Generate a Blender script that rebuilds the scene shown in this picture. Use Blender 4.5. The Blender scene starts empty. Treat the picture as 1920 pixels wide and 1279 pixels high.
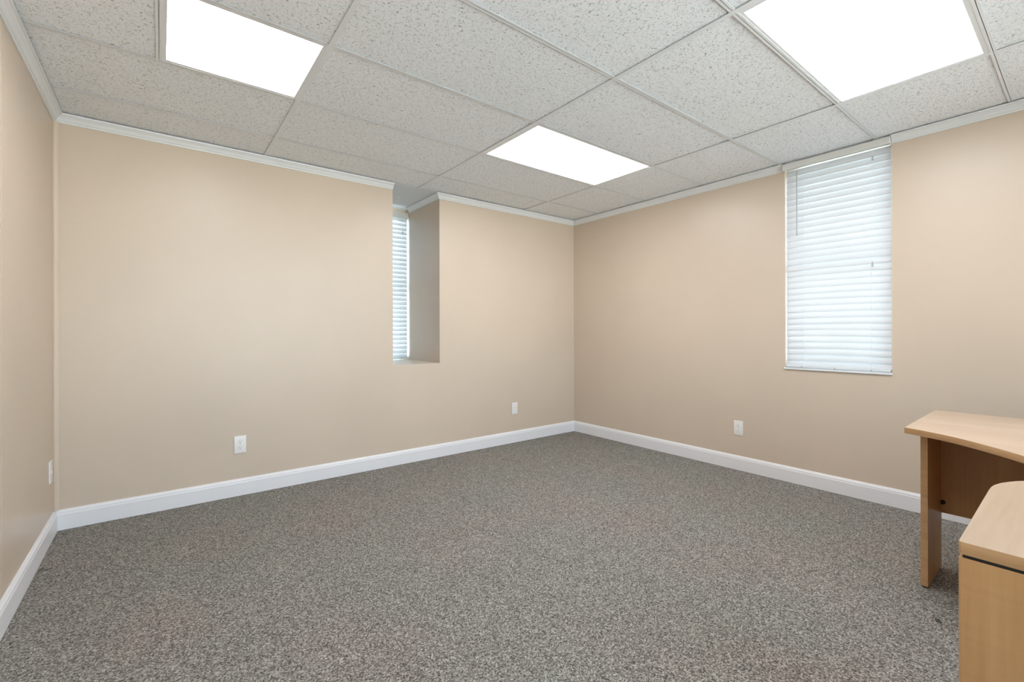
import bpy, bmesh, math, random
from mathutils import Vector, Matrix
random.seed(7)
C = bpy.context.scene.collection

# ------------------------------------------------------------------ camera, world, exposure
H = 2.448                    # ceiling height; the far corner of the room is the world origin
ROOM_L, ROOM_N = -4.312, -5.45   # left wall plane (x), near wall plane (y)
YAW, PIT, ROLL = 0.6607, 0.0002, -0.0023
cam_d = bpy.data.cameras.new('camera'); cam = bpy.data.objects.new('camera', cam_d); C.objects.link(cam)
_c, _s = math.cos(YAW), math.sin(YAW)
fw = Vector((_s*math.cos(PIT), _c*math.cos(PIT), math.sin(PIT))); rt = Vector((_c, -_s, 0)); up = rt.cross(fw)
r2 = rt*math.cos(ROLL) + up*math.sin(ROLL); u2 = -rt*math.sin(ROLL) + up*math.cos(ROLL)
M4 = Matrix.Identity(4)
for i in range(3):
    M4[i][0], M4[i][1], M4[i][2] = r2[i], u2[i], -fw[i]
M4.translation = (-3.8196, -3.7358, 1.1605)
cam.matrix_world = M4
cam_d.sensor_width = 36; cam_d.lens = 848.5/1920*36; cam_d.shift_y = (621.97-639.5)/1920
cam_d.clip_start = 0.02
bpy.context.scene.camera = cam

sc = bpy.context.scene
sc.view_settings.view_transform = 'Standard'; sc.view_settings.look = 'None'
sc.view_settings.gamma = 1; sc.view_settings.use_curve_mapping = False
sc.view_settings.exposure = -0.1
LIGHT = 11.6                  # diffuser radiance
SKY = 26.0

w = bpy.data.worlds.new('sky'); sc.world = w; w.use_nodes = True
nt = w.node_tree; nt.nodes.clear()
out = nt.nodes.new('ShaderNodeOutputWorld'); bg = nt.nodes.new('ShaderNodeBackground')
tc = nt.nodes.new('ShaderNodeTexCoord'); sep = nt.nodes.new('ShaderNodeSeparateXYZ'); rp = nt.nodes.new('ShaderNodeValToRGB')
nt.links.new(tc.outputs['Generated'], sep.inputs[0]); mr = nt.nodes.new('ShaderNodeMapRange'); mr.inputs['From Min'].default_value = -1
nt.links.new(sep.outputs['Z'], mr.inputs[0]); nt.links.new(mr.outputs[0], rp.inputs[0])
_e = rp.color_ramp.elements
_e[0].position = 0.49; _e[0].color = (.88, .89, .88, 1)      # ground
_e[1].position = 1.0; _e[1].color = (.36, .50, .72, 1)       # zenith
_n = _e.new(.51); _n.color = (.60, .70, .80, 1)              # horizon
# sky made brighter and bluer beyond the back wall to light the recess
mr2 = nt.nodes.new('ShaderNodeMapRange'); mr2.interpolation_type = 'SMOOTHSTEP'
mr2.inputs['From Min'].default_value = .1; mr2.inputs['From Max'].default_value = .8
nt.links.new(sep.outputs['Y'], mr2.inputs[0])
rp2 = nt.nodes.new('ShaderNodeValToRGB'); nt.links.new(mr2.outputs[0], rp2.inputs[0])
rp2.color_ramp.elements[0].color = (.43, .43, .43, 1); rp2.color_ramp.elements[1].color = (.84, .93, 1, 1)
mxs = nt.nodes.new('ShaderNodeMixRGB'); mxs.blend_type = 'MULTIPLY'; mxs.inputs[0].default_value = 1
nt.links.new(rp.outputs[0], mxs.inputs[1]); nt.links.new(rp2.outputs[0], mxs.inputs[2])
nt.links.new(mxs.outputs[0], bg.inputs[0]); bg.inputs[1].default_value = SKY
nt.links.new(bg.outputs[0], out.inputs[0])

# ------------------------------------------------------------------ materials
def mat(name, col, rough=.6, spec=.5, **kw):
    m = bpy.data.materials.new(name); m.use_nodes = True
    b = m.node_tree.nodes['Principled BSDF']
    b.inputs['Base Color'].default_value = (*col, 1); b.inputs['Roughness'].default_value = rough
    b.inputs['Specular IOR Level'].default_value = spec
    for k, v in kw.items(): b.inputs[k].default_value = v
    return m
class N:
    def __init__(s, m): s.t = m.node_tree; s.b = s.t.nodes['Principled BSDF']
    def n(s, typ, **kw):
        x = s.t.nodes.new(typ)
        for k, v in kw.items():
            if k.startswith('i_'): x.inputs[k[2:].replace('_', ' ')].default_value = v
            else: setattr(x, k, v)
        return x
    def l(s, a, b): s.t.links.new(a, b)
    def coord(s, scale=(1, 1, 1), rot=(0, 0, 0)):
        c = s.n('ShaderNodeTexCoord'); m = s.n('ShaderNodeMapping')
        m.inputs['Scale'].default_value = scale; m.inputs['Rotation'].default_value = rot
        s.l(c.outputs['Object'], m.inputs[0]); return m.outputs[0]
    def math(s, op, a, b=None, clamp=False):
        x = s.n('ShaderNodeMath', operation=op, use_clamp=clamp)
        for i, v in enumerate((a, b)):
            if v is None: continue
            if hasattr(v, 'links'): s.l(v, x.inputs[i])
            else: x.inputs[i].default_value = v
        return x.outputs[0]
    def ramp(s, fac, stops):
        r = s.n('ShaderNodeValToRGB'); e = r.color_ramp.elements
        while len(e) < len(stops): e.new(.5)
        for i, (p, c) in enumerate(stops): e[i].position = p; e[i].color = (*c, 1)
        s.l(fac, r.inputs[0]); return r.outputs[0]
    def bump(s, h, strength=.3, dist=.001):
        b = s.n('ShaderNodeBump'); b.inputs['Strength'].default_value = strength; b.inputs['Distance'].default_value = dist
        s.l(h, b.inputs['Height']); s.l(b.outputs[0], s.b.inputs['Normal'])

def m_paint(name, col, rough, bump=.25, mottle=.03):
    m = mat(name, col, rough, .5); g = N(m); v = g.coord()
    n = g.n('ShaderNodeTexNoise', i_Scale=1.3, i_Detail=3.); g.l(v, n.inputs[0])
    lo = tuple(x*(1-mottle) for x in col); hi = tuple(min(1, x*(1+mottle)) for x in col)
    g.l(g.ramp(n.outputs[0], [(.3, lo), (.7, hi)]), g.b.inputs['Base Color'])
    k = g.n('ShaderNodeTexNoise', i_Scale=420., i_Detail=2.); g.l(v, k.inputs[0])
    g.bump(k.outputs[0], bump, .0004)
    return m
WALLC = (.62, .51, .405)
M_wall = m_paint('beige satin wall paint', WALLC, .36)
M_trimpaint = m_paint('beige gloss trim paint', (.66, .55, .44), .3)
M_white = m_paint('white semi gloss trim paint', (.80, .79, .805), .35, .1, .01)
M_crown = m_paint('white crown paint', (.76, .77, .78), .38, .1, .01)
M_board = m_paint('white smooth recess board', (.74, .75, .77), .6, .15, .02)
M_tee = mat('white enamelled grid steel', (.79, .81, .84), .4)
M_plate = mat('white plastic plate', (.83, .81, .78), .35)
M_dark = mat('black plastic', (.012, .011, .010), .5)
M_screw = mat('painted screw metal', (.55, .53, .5), .3, Metallic=.6)
M_ext = mat('exterior render', (.55, .55, .52), .9)

# carpet
M_carpet = mat('grey speckled loop carpet', (.2, .19, .18), .97, .12); g = N(M_carpet); v = g.coord()
v1 = g.n('ShaderNodeTexVoronoi', i_Scale=215.); g.l(v, v1.inputs[0])
n1 = g.n('ShaderNodeTexNoise', i_Scale=150., i_Detail=3., i_Roughness=.7); g.l(v, n1.inputs[0])
sp = g.n('ShaderNodeSeparateXYZ'); g.l(v1.outputs['Color'], sp.inputs[0])
f = g.math('ADD', g.math('MULTIPLY', sp.outputs[0], .55), g.math('MULTIPLY', n1.outputs[0], .5))
c1 = g.ramp(f, [(.22, (.062, .056, .050)), (.48, (.215, .200, .182)), (.66, (.315, .295, .268)), (.86, (.56, .535, .49))])
n2 = g.n('ShaderNodeTexNoise', i_Scale=1.6, i_Detail=4.); g.l(v, n2.inputs[0])
c2 = g.ramp(n2.outputs[0], [(.35, (.94, .98, .96)), (.65, (1., .955, .94))])
mx = g.n('ShaderNodeMixRGB', blend_type='MULTIPLY'); mx.inputs[0].default_value = 1
g.l(c1, mx.inputs[1]); g.l(c2, mx.inputs[2]); g.l(mx.outputs[0], g.b.inputs['Base Color'])
g.bump(g.math('ADD', g.math('MULTIPLY', v1.outputs['Distance'], -1.), f), .55, .004)

# fissured ceiling tile
M_tile = mat('fissured mineral ceiling tile', (.8, .8, .78), .92, .2); g = N(M_tile); v = g.coord()
dn = g.n('ShaderNodeTexNoise', i_Scale=45., i_Detail=1.); g.l(v, dn.inputs[0])
mxv = g.n('ShaderNodeMixRGB'); mxv.inputs[0].default_value = .012; g.l(v, mxv.inputs[1]); g.l(dn.outputs[1], mxv.inputs[2])
vo = g.n('ShaderNodeTexNoise', i_Scale=75., i_Detail=0.); g.l(mxv.outputs[0], vo.inputs[0])
line = g.math('ABSOLUTE', g.math('SUBTRACT', vo.outputs[0], .5))
line = g.math('LESS_THAN', line, .026)
br = g.n('ShaderNodeTexNoise', i_Scale=62., i_Detail=0.); g.l(v, br.inputs[0])
fis = g.math('MULTIPLY', line, g.math('GREATER_THAN', br.outputs[0], .50))
br2 = g.n('ShaderNodeTexNoise', i_Scale=210., i_Detail=0.); g.l(v, br2.inputs[0])
pin = g.math('MULTIPLY', g.math('GREATER_THAN', br2.outputs[0], .71), .6)
fall = g.math('MAXIMUM', fis, pin)
soft = g.n('ShaderNodeTexNoise', i_Scale=110., i_Detail=2.); g.l(v, soft.inputs[0])
g.l(g.ramp(fall, [(0, (.89, .915, .955)), (1, (.46, .47, .48))]), g.b.inputs['Base Color'])
g.bump(g.math('SUBTRACT', g.math('MULTIPLY', soft.outputs[0], .5), fall), .8, .0016)

# light maple laminate; grain runs along one axis of the object
def m_maple(name, scale, mul=1.0, fig=0.0, figscale=(3, 3, 60), col=(.53, .295, .125)):
    m = mat(name, (.5, .35, .2), .38, .5); g = N(m)
    a = g.n('ShaderNodeTexNoise', i_Scale=1., i_Detail=5., i_Roughness=.6); g.l(g.coord(scale), a.inputs[0])
    b = g.n('ShaderNodeTexNoise', i_Scale=1., i_Detail=2.); g.l(g.coord(tuple(x*.22 for x in scale)), b.inputs[0])
    f = g.math('ADD', g.math('MULTIPLY', a.outputs[0], .6), g.math('MULTIPLY', b.outputs[0], .4))
    if fig:
        c = g.n('ShaderNodeTexNoise', i_Scale=1., i_Detail=2.); g.l(g.coord(figscale, (.0, .12, .1)), c.inputs[0])
        f = g.math('ADD', f, g.math('MULTIPLY', g.math('SUBTRACT', c.outputs[0], .5), fig))
    k = lambda *c: tuple(min(1, x*mul) for x in c)
    g.l(g.ramp(f, [(.30, k(col[0]*.87, col[1]*.83, col[2]*.78)), (.5, k(*col)), (.7, k(col[0]*1.1, col[1]*1.15, col[2]*1.22))]), g.b.inputs['Base Color'])
    return m
M_mapleY_lit = m_maple('light maple laminate lengthwise with sheen', (60, 3, 60), 1., col=(.55, .405, .29))  # paler than the upright laminate: overhead light and sheen put into the colour
M_mapleX_lit = m_maple('light maple laminate top crosswise with sheen', (3, 60, 60), 1., col=(.48, .345, .23))  # same laminate as the cabinet sides, white top sheen mixed into its colour
M_mapleZ = m_maple('light maple laminate upright', (55, 55, 2.5), 1., .22)
M_edge = m_maple('maple edge band', (30, 5, 80), .95, col=(.54, .32, .155))

# glass, diffuser, slats
M_glass = bpy.data.materials.new('window glass'); M_glass.use_nodes = True; _t = M_glass.node_tree
_t.nodes.remove(_t.nodes['Principled BSDF'])
_tp = _t.nodes.new('ShaderNodeBsdfTransparent'); _tp.inputs[0].default_value = (.93, .97, .96, 1)
_gl = _t.nodes.new('ShaderNodeBsdfGlossy'); _gl.inputs['Roughness'].default_value = .02
_fr = _t.nodes.new('ShaderNodeFresnel'); _mx = _t.nodes.new('ShaderNodeMixShader')
_t.links.new(_fr.outputs[0], _mx.inputs[0]); _t.links.new(_tp.outputs[0], _mx.inputs[1]); _t.links.new(_gl.outputs[0], _mx.inputs[2])
_t.links.new(_mx.outputs[0], _t.nodes['Material Output'].inputs[0])
M_frame = mat('white vinyl window frame', (.75, .76, .77), .4)
M_diff = bpy.data.materials.new('lit light diffuser'); M_diff.use_nodes = True
_b = M_diff.node_tree.nodes['Principled BSDF']; _b.inputs['Base Color'].default_value = (.9, .9, .9, 1)
_b.inputs['Emission Color'].default_value = (.985, .99, 1.02, 1); _b.inputs['Emission Strength'].default_value = LIGHT
def m_slat():
    m = bpy.data.materials.new('white faux wood slat'); m.use_nodes = True; t = m.node_tree
    b = t.nodes['Principled BSDF']; b.inputs['Base Color'].default_value = (.76, .77, .78, 1); b.inputs['Roughness'].default_value = .38
    tr = t.nodes.new('ShaderNodeBsdfTranslucent'); tr.inputs[0].default_value = (.92, .94, .96, 1)
    mx = t.nodes.new('ShaderNodeMixShader'); mx.inputs[0].default_value = .215
    t.links.new(b.outputs[0], mx.inputs[1]); t.links.new(tr.outputs[0], mx.inputs[2])
    t.links.new(mx.outputs[0], t.nodes['Material Output'].inputs[0]); return m
M_slat = m_slat()
M_rail = mat('off white blind rail', (.72, .71, .68), .4)
M_wand = mat('clear grey plastic wand', (.42, .43, .45), .25)
M_cord = mat('white blind cord', (.85, .86, .88), .8)
M_tassel = mat('grey plastic tassel', (.45, .46, .47), .4)
M_thread = mat('dark thread', (.03, .028, .026), .9)

# ------------------------------------------------------------------ mesh helpers
class MB:
    def __init__(s): s.bm = bmesh.new()
    def box(s, x0, y0, z0, x1, y1, z1, bev=0, seg=2):
        x0, x1 = sorted((x0, x1)); y0, y1 = sorted((y0, y1)); z0, z1 = sorted((z0, z1))
        t = bmesh.new(); bmesh.ops.create_cube(t, size=1)
        for v in t.verts: v.co = Vector(((x0+x1)/2+v.co.x*(x1-x0), (y0+y1)/2+v.co.y*(y1-y0), (z0+z1)/2+v.co.z*(z1-z0)))
        if bev: bmesh.ops.bevel(t, geom=t.edges[:], offset=bev, segments=seg, affect='EDGES', profile=.6)
        s.add(t); return s
    def add(s, t):
        me = bpy.data.meshes.new('tmp'); t.to_mesh(me); t.free(); s.bm.from_mesh(me); bpy.data.meshes.remove(me)
    def tube(s, pts, r, n=10, cap=True):
        pts = [Vector(p) for p in pts]; rs = r if isinstance(r, (list, tuple)) else [r]*len(pts)
        t = bmesh.new(); rings = []
        for i, p in enumerate(pts):
            d = (pts[min(i+1, len(pts)-1)]-pts[max(i-1, 0)]).normalized()
            a = Vector((0, 0, 1)) if abs(d.z) < .9 else Vector((1, 0, 0))
            u = d.cross(a).normalized(); q = d.cross(u)
            rings.append([t.verts.new(p+(u*math.cos(2*math.pi*k/n)+q*math.sin(2*math.pi*k/n))*rs[i]) for k in range(n)])
        for a, b in zip(rings, rings[1:]):
            for k in range(n): t.faces.new((a[k], a[(k+1) % n], b[(k+1) % n], b[k]))
        if cap: t.faces.new(rings[0][::-1]); t.faces.new(rings[-1])
        s.add(t); return s
    def prism(s, pts, z0, z1, bev=0):
        """outline in plan, extruded from z0 to z1"""
        t = bmesh.new(); a = [t.verts.new((x, y, z0)) for x, y in pts]; b = [t.verts.new((x, y, z1)) for x, y in pts]
        t.faces.new(a[::-1]); t.faces.new(b)
        n = len(pts)
        for i in range(n): t.faces.new((a[i], a[(i+1) % n], b[(i+1) % n], b[i]))
        bmesh.ops.recalc_face_normals(t, faces=t.faces[:])
        if bev:
            es = [e for e in t.edges if abs(e.verts[0].co.z-e.verts[1].co.z) < 1e-6]
            bmesh.ops.bevel(t, geom=es, offset=bev, segments=2, affect='EDGES', profile=.6)
        s.add(t); return s
    def sweep(s, path, prof, side=1):
        """profile of (offset from wall, z) swept with mitres along a plan path; the room is on `side` of the path"""
        t = bmesh.new(); P = [Vector(p) for p in path]; rings = []
        for i, p in enumerate(P):
            nn = []
            if i > 0: d = (P[i]-P[i-1]).normalized(); nn.append(Vector((d.y, -d.x))*side)
            if i < len(P)-1: d = (P[i+1]-P[i]).normalized(); nn.append(Vector((d.y, -d.x))*side)
            m = nn[0] if len(nn) == 1 else (nn[0]+nn[1])/(1+nn[0].dot(nn[1]))
            rings.append([t.verts.new((p.x+m.x*o, p.y+m.y*o, z)) for o, z in prof])
        n = len(prof)
        for a, b in zip(rings, rings[1:]):
            for k in range(n): t.faces.new((a[k], a[(k+1) % n], b[(k+1) % n], b[k]))
        t.faces.new(rings[0][::-1]); t.faces.new(rings[-1])
        bmesh.ops.recalc_face_normals(t, faces=t.faces[:])
        s.add(t); return s
    def build(s, name, m, parent=None, smooth=False):
        if parent is not None:
            wl = world_loc(parent)
            for v in s.bm.verts: v.co -= wl
        me = bpy.data.meshes.new(name); s.bm.to_mesh(me); s.bm.free(); me.materials.append(m)
        if smooth:
            for p in me.polygons: p.use_smooth = True
            try: me.set_sharp_from_angle(angle=math.radians(35))
            except Exception: pass
        o = bpy.data.objects.new(name, me); C.objects.link(o)
        if parent is not None: o.parent = parent
        return o
def world_loc(o):
    v = Vector((0, 0, 0))
    while o is not None: v += o.location; o = o.parent
    return v
def thing(name, label, cat, loc, group=None):
    o = bpy.data.objects.new(name, None); C.objects.link(o); o.location = loc
    o['label'] = label; o['category'] = cat
    if group: o['group'] = group
    return o
def struct(o, label=None):
    o['kind'] = 'structure'
    if label: o['label'] = label
    return o

# ------------------------------------------------------------------ the room shell
TOP = 2.62
R1a, R1b, RD = -2.225, -1.768, .74       # recess in the back wall (x range), its depth
RZ = .872
W2a, W2b, WZ = -2.915, -2.266, .876      # window opening in the right wall (y range)
T2 = .24
struct(MB().box(ROOM_L-.2, ROOM_N-.2, -.12, T2, RD+.16, 0).build('floor', M_carpet), 'grey speckled carpet')
# back wall: thick, with a deep recess and a window hole at its end
b = MB()
b.box(ROOM_L-.2, 0, 0, R1a, RD+.16, TOP); b.box(R1b, 0, 0, T2, RD+.16, TOP)
b.box(R1a, 0, 0, R1b, RD+.16, RZ); b.box(R1a, 0, 2.47, R1b, RD+.16, TOP)
b.box(R1a, RD, 2.40, R1b, RD+.16, 2.47)
wb = struct(b.build('wall_back', M_wall))
b = MB()
b.box(0, ROOM_N-.2, 0, T2, W2a, TOP); b.box(0, W2b, 0, T2, 0, TOP)
b.box(0, W2a, 0, T2, W2b, WZ); b.box(0, W2a, 2.43, T2, W2b, TOP)
struct(b.build('wall_right', M_wall))
# left wall: painted sheet panelling with fine vertical seams
b = MB(); ys = [0, -1.10, -2.32, -3.54, -4.76, ROOM_N-.2]
b.box(ROOM_L-.2, ROOM_N-.2, 0, ROOM_L-.006, 0, TOP)
for a, c in zip(ys, ys[1:]): b.box(ROOM_L-.008, c+.001, 0, ROOM_L, a-.001, TOP, .0015, 1)
struct(b.build('wall_left', m_paint('beige panelling paint', WALLC, .36)))
F0, F1, FZ0, FZ1 = -4.0, -.5, .35, 2.36     # unseen wide window, added behind the viewpoint to light the room
b = MB(); b.box(ROOM_L, ROOM_N-.2, 0, F0, ROOM_N, TOP); b.box(F1, ROOM_N-.2, 0, 0, ROOM_N, TOP)
b.box(F0, ROOM_N-.2, 0, F1, ROOM_N, FZ0); b.box(F0, ROOM_N-.2, FZ1, F1, ROOM_N, TOP)
struct(b.build('wall_front', M_wall))

# ceiling: tile bays, T-bar grid, smooth board over the recess, slab above
A = [ROOM_L, -3.212, -1.988, -.772, 0.0]
B = [0.0, -.405, -1.020, -1.628, -2.240, -2.845, -3.452, -4.062, -4.672, -5.282, ROOM_N]
A0 = -3.822
LB = [  # light bays: x0,x1,y0,y1 then diffuser x0,x1,y0,y1
    ((A0, A[1], B[3], B[2]), (-3.795, -3.238, -1.603, -1.047)),
    ((A[2], A[3], B[3], B[2]), (-1.949, -.802, -1.601, -1.040)),
    ((A[2], A[3], B[6], B[5]), (-1.951, -.797, -3.421, -2.868)),
    ((A0, A[1], B[6], B[5]), (-3.795, -3.238, -3.427, -2.870))]
def is_light(x0, x1, y0, y1):
    return any(abs(x0-l[0][0]) < .02 and abs(x1-l[0][1]) < .02 and abs(y0-l[0][2]) < .02 for l in LB)
b = MB()
b.box(ROOM_L-.2, ROOM_N-.2, TOP, T2, RD+.16, TOP+.1)
for j in range(len(B)-1):
    y1, y0 = B[j], B[j+1]; cols = list(zip(A, A[1:]))
    if j in (2, 5): cols = [(A[0], A0), (A0, A[1])] + cols[1:]
    for x0, x1 in cols:
        if is_light(x0, x1, y0, y1): continue
        z = H + random.uniform(.0045, .0075)
        b.box(x0+.003, y0+.003, z, x1-.003, y1-.003, z+.015, .0012, 1)
ceil = struct(b.build('ceiling', M_tile), 'fissured white lay-in ceiling tiles')
b = MB(); FW = .012
def tee(x0, y0, x1, y1, dz=0):
    if x0 == x1: b.box(x0-FW, y0, H-dz, x0+FW, y1, H+.0012, .0004, 1); b.box(x0-.001, y0, H, x0+.001, y1, H+.03)
    else: b.box(x0, y0-FW, H-dz, x1, y0+FW, H+.0012, .0004, 1); b.box(x0, y0-.001, H, x1, y0+.001, H+.03)
for x in A[1:4]: tee(x, ROOM_N, x, 0, .0004)
for y in B[1:-1]:
    for x0, x1 in zip(A, A[1:]): tee(x0+(.001 if x0 == ROOM_L else FW), y, x1-FW, y)
tee(A0, B[3]+FW, A0, B[2]-FW); tee(A0, B[6]+FW, A0, B[5]-FW)
b.build('ceiling_grid', M_tee, ceil)
b = MB()      # L-shaped wall angle behind the crown
for q in ((ROOM_L, -.02, 0, 0), (-.02, ROOM_N, 0, 0), (ROOM_L, ROOM_N, ROOM_L+.02, 0)): b.box(q[0], q[1], H, q[2], q[3], H+.0012)
b.build('wall_angle', M_tee, ceil)
MB().box(R1a, .002, H+.001, R1b, RD, H+.012).build('recess_board', M_board, ceil)

# crown moulding
cp = [(0, H-.052), (.007, H-.052), (.009, H-.044), (.014, H-.042), (.024, H-.026), (.036, H-.014), (.041, H-.013), (.043, H-.003), (0, H-.003)]
def crown(path, name, m=M_crown): return struct(MB().sweep(path, cp, 1).build(name, m))
crown([(R1b, .63), (R1b, 0), (0, 0), (0, W2b+.004)], 'trim_1')
crown([(0, W2a-.004), (0, ROOM_N), (ROOM_L, ROOM_N), (ROOM_L, 0), (R1a, 0)], 'trim_2')
# vertical corner strip between the left and the back wall
struct(MB().prism([(ROOM_L, 0), (ROOM_L, -.022), (ROOM_L+.006, -.024), (ROOM_L+.014, -.020), (ROOM_L+.020, -.014), (ROOM_L+.024, -.006), (ROOM_L+.022, 0)], .12, H-.05, .0).build('trim_3', M_trimpaint, smooth=True))

# baseboards
bp_ = [(0, .002), (.016, .002), (.016, .092), (.0135, .099), (.0135, .106), (.009, .113), (.006, .119), (0, .120)]
def base(path, name): struct(MB().sweep(path, bp_, 1).build(name, M_white))
base([(ROOM_L, 0), (0, 0)], 'baseboard_back')
base([(0, 0), (0, ROOM_N)], 'baseboard_right')
base([(0, ROOM_N), (ROOM_L, ROOM_N)], 'baseboard_front')
base([(ROOM_L, ROOM_N), (ROOM_L, 0)], 'baseboard_left')

# ------------------------------------------------------------------ windows behind the blinds, and an added one
def window(name, c0, c1, z0, z1, plane, axis):
    """axis 'x': window in a wall whose plane is x = plane (c = y); axis 'y': wall plane y = plane (c = x)"""
    def bx(b, a0, a1, d0, d1, q0, q1, bev=0):
        if axis == 'x': b.box(plane+d0, a0, q0, plane+d1, a1, q1, bev)
        else: b.box(a0, plane+d0, q0, a1, plane+d1, q1, bev)
    cm = (c0+c1)/2
    fr = MB(); w_ = .035; zm = (z0+z1)/2
    bx(fr, c0, c0+w_, 0, .06, z0, z1); bx(fr, c1-w_, c1, 0, .06, z0, z1)
    bx(fr, c0+w_, c1-w_, 0, .06, z0, z0+w_); bx(fr, c0+w_, c1-w_, 0, .06, z1-w_, z1)
    bx(fr, c0+w_, c1-w_, .005, .055, zm-.02, zm+.02); bx(fr, cm-.009, cm+.009, .02, .04, z0+w_, zm-.02); bx(fr, cm-.009, cm+.009, .02, .04, zm+.02, z1-w_)
    o = struct(fr.build(name, M_frame))
    gl = MB(); bx(gl, c0+w_, c1-w_, .028, .032, z0+w_, z1-w_); gl.build('pane', M_glass, o)
    return o
window('window_1', R1a, R1b, RZ, 2.40, RD+.06, 'y')
window('window_2', W2a, W2b, WZ, 2.43, .15, 'x')
window('added_window', F0, F1, FZ0, FZ1, ROOM_N-.14, 'y')  # added out of view: brings daylight onto the ceiling and back wall
# thin sill board under the right-hand blind
struct(MB().box(-.012, W2a-.002, WZ-.008, .148, W2b+.004, WZ+.006, .002).build('window_sill', M_board), 'thin off-white sill under right blind')

# ------------------------------------------------------------------ blinds
def blind(c0, c1, zb, zt, axis, plane, label, wand, tassels, valance, group, tilt_deg):
    """d is the distance in front of `plane`, towards the room"""
    loc = (plane, (c0+c1)/2, zb) if axis == 'x' else ((c0+c1)/2, plane, zb)
    root = thing('window_blind', label, 'blind', loc, group)
    P = (lambda c, d, z: (plane-d, c, z)) if axis == 'x' else (lambda c, d, z: (c, plane-d, z))
    def bx(b, a0, a1, d0, d1, q0, q1, bev=0):
        p, q = P(a0, d0, q0), P(a1, d1, q1); b.box(*p, *q, bev)
    # slats: gently arched, bottom edge towards the room
    pitch, wd, th, tilt = .0455, .0530, .0028, math.radians(tilt_deg)
    b = MB(); z = zb+.036; t = bmesh.new(); k = 0
    while z < zt-.020:
        n = 6; top = []; bot = []; jit = random.uniform(-.012, .012)
        tl = tilt + random.uniform(-.02, .02)
        for i in range(n+1):
            s_ = (i/n-.5)*wd; arch = .0045*(1-(2*i/n-1)**2)
            dd = -s_*math.sin(tl) + arch*math.cos(tl); zz = s_*math.cos(tl) + arch*math.sin(tl)
            dd2 = dd-th*math.cos(tl); zz2 = zz-th*math.sin(tl)
            top.append((dd, zz)); bot.append((dd2, zz2))
        pr = top+bot[::-1]
        va = [t.verts.new(P(c0+.004, d, z+q)) for d, q in pr]; vb = [t.verts.new(P(c1-.004, d, z+q+jit*.15)) for d, q in pr]
        m = len(pr)
        for i in range(m): t.faces.new((va[i], va[(i+1) % m], vb[(i+1) % m], vb[i]))
        t.faces.new(va[::-1]); t.faces.new(vb); z += pitch
    bmesh.ops.recalc_face_normals(t, faces=t.faces[:]); b.add(t)
    b.build('slats', M_slat, root, smooth=True)
    b = MB(); bx(b, c0+.003, c1-.003, -.024, .024, zb+.001, zb+.016, .003); br_ = b.build('bottom_rail', M_slat, root, smooth=True)
    for q in (.17, .5, .83):       # plugs where the cords end
        bb = MB(); c = c0+(c1-c0)*q; bx(bb, c-.006, c+.006, .0235, .0255, zb+.003, zb+.011, .0008); bb.build('cord_plug', M_tassel, br_)
    b = MB(); bx(b, c0+.004, c1-.004, -.022, .018, zt, zt+.036, .002); b.build('headrail', M_rail, root)
    if valance:
        v0, v1, dv, z0, z1 = valance
        b = MB(); bx(b, v0, v1, dv-.009, dv, z0, z1, .0018); bx(b, v0, v0+.008, 0, dv-.008, z0, z1); bx(b, v1-.008, v1, 0, dv-.008, z0, z1)
        va = b.build('valance', M_rail, root, smooth=True)
    for q in (.17, .80):
        c = c0+(c1-c0)*q
        b = MB(); b.tube([P(c, .0262, zb+.012), P(c, .0262, zt)], .0009, 6)
        b.tube([P(c, -.025, zb+.012), P(c, -.025, zt)], .0009, 6)
        zz = zb+.022
        while zz < zt-.01: b.tube([P(c, -.025, zz+.005), P(c, .0262, zz-.002)], .0005, 4); zz += pitch
        b.build('ladder_cord', M_cord, root)
    if wand:
        c, z0, z1 = wand; b = MB(); b.tube([P(c, .034, z1), P(c, .034, z0+.03), P(c, .034, z0)], [.0038, .0038, .0046], 6)
        b.tube([P(c, .010, z1+.006), P(c, .034, z1+.003), P(c, .034, z1-.004)], .002, 6)
        b.build('tilt_wand', M_wand, root, smooth=True)
    for c, z, ztop in tassels:
        b = MB(); b.tube([P(c, .031, z+.034), P(c, .031, z+.026), P(c, .031, z)], [.002, .0042, .0055], 10)
        ta = b.build('tassel', M_tassel, root, smooth=True)
        b = MB(); b.tube([P(c, .0305, z+.03), P(c, .0285, ztop)], .0007, 5); b.build('lift_cord', M_cord, ta)
    return root
bl2 = blind(W2a+.003, W2b-.002, .884, 2.404, 'x', .030,
      'wide white slatted blind filling the opening in the right wall, near the desk', (-2.352, 1.885, 2.37),
      [(-2.815, 2.318, 2.385), (-2.813, 1.597, 2.385)], None, 'white slatted window blinds', 18)
# its valance sits in front, between the cut ends of the crown
b = MB(); b.box(-.040, W2a-.001, 2.392, -.031, W2b+.001, 2.437, .0015)
b.box(-.031, W2a-.001, 2.392, .012, W2a+.007, 2.437); b.box(-.031, W2b-.007, 2.392, .012, W2b+.001, 2.437)
va = b.build('valance', M_rail, bl2)
for y in (W2a+.001, W2b-.092):
    bb = MB(); bb.box(-.0415, y, 2.4375, -.030, y+.09, 2.4405); bb.build('valance_clip', M_slat, va)
blind(R1a+.012, R1b-.009, .884, 2.357, 'y', .685,
      'narrow white slatted blind deep inside the recess of the back wall', None,
      [(-1.835, 2.175, 2.34)], (R1a+.008, R1b-.012, .036, 2.340, 2.392), 'white slatted window blinds', 24)

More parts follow.
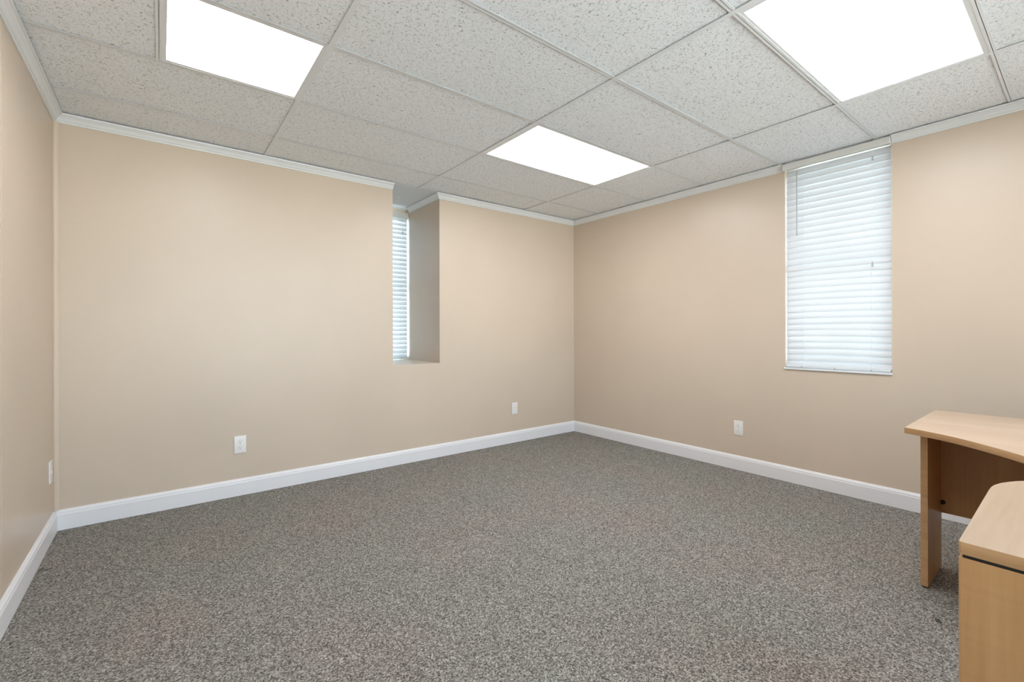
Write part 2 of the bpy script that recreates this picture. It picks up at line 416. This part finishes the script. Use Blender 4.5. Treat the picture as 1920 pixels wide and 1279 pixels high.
# small hook in the recess ceiling
hk = MB(); hk.tube([(-2.015, .34, H+.001), (-2.015, .34, H-.006)], [.008, .006], 10)
hk.tube([(-2.015, .34, H-.004), (-2.015, .34, H-.018), (-2.010, .344, H-.026), (-2.001, .350, H-.028), (-1.995, .354, H-.022), (-1.996, .353, H-.015)], .0016, 8)
o = hk.build('ceiling_hook', M_plate, smooth=True); o['label'] = 'tiny white hook in the smooth ceiling of the window recess'; o['category'] = 'hook'

# ------------------------------------------------------------------ ceiling lights
labels = ['square flat ceiling light above the left part of the room, cut by the top edge',
          'rectangular ceiling light in the middle, nearest the far corner',
          'large rectangular ceiling light at upper right, in front of the wide blind',
          'square ceiling light overhead behind the viewpoint']
for (bay, df), lab in zip(LB, labels):
    x0, x1, y0, y1 = bay; a0, a1, b0, b1 = df
    root = thing('ceiling_light', lab, 'ceiling light', ((x0+x1)/2, (y0+y1)/2, H), 'flat panel ceiling lights')
    b = MB(); z0, z1 = H+.0014, H+.010; X0, X1, Y0, Y1 = x0+.004, x1-.004, y0+.004, y1-.004
    b.box(X0, Y0, z0, a0, Y1, z1, .0006, 1); b.box(a1, Y0, z0, X1, Y1, z1, .0006, 1)
    b.box(a0, Y0, z0, a1, b0, z1, .0006, 1); b.box(a0, b1, z0, a1, Y1, z1, .0006, 1)
    b.build('frame', M_tee, root)
    b = MB(); b.box(X0, Y0, H+.0102, X1, Y1, H+.07, .004); b.build('housing', M_tee, root)
    b = MB(); b.box(a0+.0005, b0+.0005, H+.005, a1-.0005, b1-.0005, H+.0098); b.build('diffuser', M_diff, root)

# ------------------------------------------------------------------ wall plates
def wall_plate(kind, label, c, z, wall, w_=.074, h_=.122):
    P = {'b': lambda a, d, q: (c+a, -d, z+q), 'r': lambda a, d, q: (-d, c-a, z+q), 'l': lambda a, d, q: (ROOM_L+d, c+a, z+q)}[wall]
    root = thing('wall_outlet' if kind == 'duplex' else 'wall_jack_plate', label, 'outlet' if kind == 'duplex' else 'wall plate', P(0, 0, 0), 'white wall plates')
    def bx(b, a0, q0, a1, q1, d0, d1, bev=0): p, q = P(a0, d0, q0), P(a1, d1, q1); b.box(*p, *q, bev)
    b = MB(); bx(b, -w_/2, -h_/2, w_/2, h_/2, 0, .0065, .0028); b.build('plate', M_plate, root, smooth=True)
    if kind == 'duplex':
        for q in (.0205, -.0205):
            b = MB(); pts = []
            n = 28
            t = bmesh.new(); ra = []; rb = []
            for k in range(n):
                a = 2*math.pi*k/n; X = .0172*math.cos(a); Y = max(-.0135, min(.0135, .0172*math.sin(a)))
                ra.append(t.verts.new(P(X, .006, q+Y))); rb.append(t.verts.new(P(X*.96, .0085, q+Y*.96)))
            for k in range(n): t.faces.new((ra[k], ra[(k+1) % n], rb[(k+1) % n], rb[k]))
            t.faces.new(rb); bmesh.ops.recalc_face_normals(t, faces=t.faces[:]); b.add(t)
            s_ = b.build('socket', M_plate, root)
            b = MB(); bx(b, -.0075, q-.001, -.0055, q+.0065, .0080, .0087); bx(b, .0055, q, .0075, q+.006, .0080, .0087)
            b.tube([P(0, .0080, q-.0075), P(0, .0087, q-.0075)], .0026, 10); b.build('slots', M_dark, s_)
        b = MB(); b.tube([P(0, .006, 0), P(0, .0078, 0)], [.0035, .0026], 12); b.build('screw', M_screw, root)
    elif kind == 'jack':
        b = MB(); bx(b, -.009, -.002, .009, .018, .006, .0085, .0008); j = b.build('jack', M_plate, root)
        b = MB(); bx(b, -.005, .003, .005, .012, .008, .0088); b.build('port', M_tassel, j)
        for q in (.042, -.042):
            b = MB(); b.tube([P(0, .006, q), P(0, .0074, q)], [.0033, .0024], 12); b.build('screw', M_screw, root)
    else:
        for q in (.0125, -.012):
            b = MB(); b.tube([P(.006, .006, q), P(.006, .010, q)], .0052, 12); j = b.build('jack', M_plate, root)
            b = MB(); b.tube([P(.006, .0098, q), P(.006, .0104, q)], .0038, 12); b.build('port', M_dark, j)
        for q in (.042, -.042):
            b = MB(); b.tube([P(0, .006, q), P(0, .0074, q)], [.0033, .0024], 12); b.build('screw', M_screw, root)
    return root
wall_plate('duplex', 'white double wall outlet on the back wall, left of the recess', -3.372, .363, 'b')
wall_plate('jack', 'white jack plate on the back wall, right of the recess', -.886, .358, 'b')
wall_plate('duplex', 'white double wall outlet on the right wall, left of the wide blind', -1.909, .352, 'r')
wall_plate('ports', 'white plate with two dark ports on the left wall, beside the corner', -.125, .377, 'l')

# ------------------------------------------------------------------ desk with bowed front
DT, TH = .737, .026
front = [(-3.223, -1.240), (-3.288, -1.265), (-3.377, -1.315), (-3.46, -1.382), (-3.536, -1.458), (-3.60, -1.528), (-3.68, -1.607), (-3.78, -1.682), (-3.90, -1.737), (-4.02, -1.763), (-4.12, -1.770)]
def smooth_pts(p, sub=5):
    o = []
    for i in range(len(p)-1):
        p0 = p[max(i-1, 0)]; p1 = p[i]; p2 = p[i+1]; p3 = p[min(i+2, len(p)-1)]
        for k in range(sub):
            t = k/sub; o.append(tuple(.5*((2*p1[j])+(-p0[j]+p2[j])*t+(2*p0[j]-5*p1[j]+4*p2[j]-p3[j])*t*t+(-p0[j]+3*p1[j]-3*p2[j]+p3[j])*t**3) for j in (0, 1)))
    o.append(p[-1]); return o
fr = [(x, y) for y, x in smooth_pts(front)]
fr = fr + [(x, -8.24-y) for x, y in fr[-2::-1]]
yl, yr = -3.214, -5.026
desk = thing('desk', 'light maple office desk with curved front edge, standing near the right wall', 'desk', (-.82, (yl+yr)/2, 0))
desktop = MB().prism([(-.556, yl)] + fr + [(-.545, yr)], DT-TH, DT, .0015).build('desktop', M_mapleY_lit, desk, smooth=True)
def edge_slot(o, m):
    """the upright faces of a top carry the edging material"""
    o.data.materials.append(m)
    for p in o.data.polygons:
        if abs(p.normal.z) < .3: p.material_index = 1
edge_slot(desktop, M_edge)
# unseen block added under the desk to shade the end panel
pb = MB().box(-1.46, -4.20, .03, -.84, -3.80, DT-TH, .001).build('added_pedestal', M_mapleZ, desk)
for z0, z1 in ((.04, .30), (.305, .50), (.505, .70)): MB().box(-1.478, -4.197, z0, -1.46, -3.803, z1, .0015).build('added_drawer', M_mapleZ, pb)
for y in (-3.2635, -4.9765):
    p = MB().box(-1.099, y-.0125, .008, -.802, y+.0125, DT-TH, .001).build('end_panel', M_mapleZ, desk)
    p.data.materials.append(M_edge)
    for q in p.data.polygons:
        if q.normal.x < -.5: q.material_index = 1
    b = MB()
    for x in (-1.075, -.83): b.tube([(x, y, 0), (x, y, .008)], .011, 14)
    b.box(-1.097, y-.010, .004, -.806, y+.010, .008); b.build('glide', M_dark, p)
mp = MB().box(-.820, -4.964, .277, -.802, -3.276, DT-TH, .0008).build('modesty_panel', m_maple('maple modesty panel', (55, 55, 2.5), .85), desk)
for y in (-3.283, -4.957):
    b = MB(); b.tube([(-.8205, y, .328), (-.830, y, .328)], [.011, .009], 14); b.build('bolt_cover', M_dark, mp)

# ------------------------------------------------------------------ storage cabinet in the foreground
cx, cy0_, cy1_ = -2.551, -3.567, -4.05
cab = thing('storage_cabinet', 'light maple cabinet with one rounded top corner, in the right foreground before the desk', 'cabinet', (-2.22, -3.81, 0))
def arc(cx_, cy_, r, a0, a1, n=10): return [(cx_+r*math.cos(math.radians(a0+(a1-a0)*k/n)), cy_+r*math.sin(math.radians(a0+(a1-a0)*k/n))) for k in range(n+1)]
outl = [(cx, cy0_-.004), (cx+.004, cy0_), (-2.08, cy0_+.004)]
outl += [(-2.04, -3.5635), (-2.01, -3.567), (-1.975, -3.5755), (-1.94, -3.5895), (-1.915, -3.602), (-1.892, -3.617), (-1.872, -3.638), (-1.860, -3.665), (-1.856, -3.70)]
outl += [(-1.856, cy1_), (cx, cy1_)]
ctop = MB().prism(outl, DT-.025, DT, .0012).build('cabinet_top', M_mapleX_lit, cab, smooth=True)
edge_slot(ctop, M_edge)
MB().box(cx+.004, cy1_+.01, DT-.032, -1.885, cy0_-.006, DT-.025).build('reveal_strip', M_dark, cab)
MB().prism([(cx, cy0_-.0035), (cx+.0035, cy0_), (-2.05, cy0_), (-1.92, -3.612), (-1.895, -3.66), (-1.895, cy1_), (cx, cy1_)], .035, DT-.032, .0012).build('body', M_mapleZ, cab)
MB().box(cx+.03, cy1_+.03, 0, -1.93, cy0_-.06, .035).build('plinth', M_dark, cab)

# ------------------------------------------------------------------ bits on the carpet
b = MB(); pts = []
for k in range(13):
    s_ = k/12; pts.append((-4.290+.044*s_, -.580-.014*s_+.003*math.sin(s_*7), .0035+.001*math.sin(s_*9)))
b.tube(pts, .0012, 5)
o = b.build('loose_thread', M_thread, smooth=True); o['label'] = 'short dark thread lying on the carpet by the left baseboard'; o['category'] = 'thread'
b = MB(); pts = []
for k in range(25):
    s_ = k/24; pts.append((-1.371+.012*math.cos(s_*9)*(1-.4*s_), -3.353+.010*math.sin(s_*11), .0035+.002*s_))
b.tube(pts, .0014, 5)
o = b.build('lint_tuft', M_thread, smooth=True); o['label'] = 'tiny dark tuft of lint on the carpet before the desk leg'; o['category'] = 'lint'
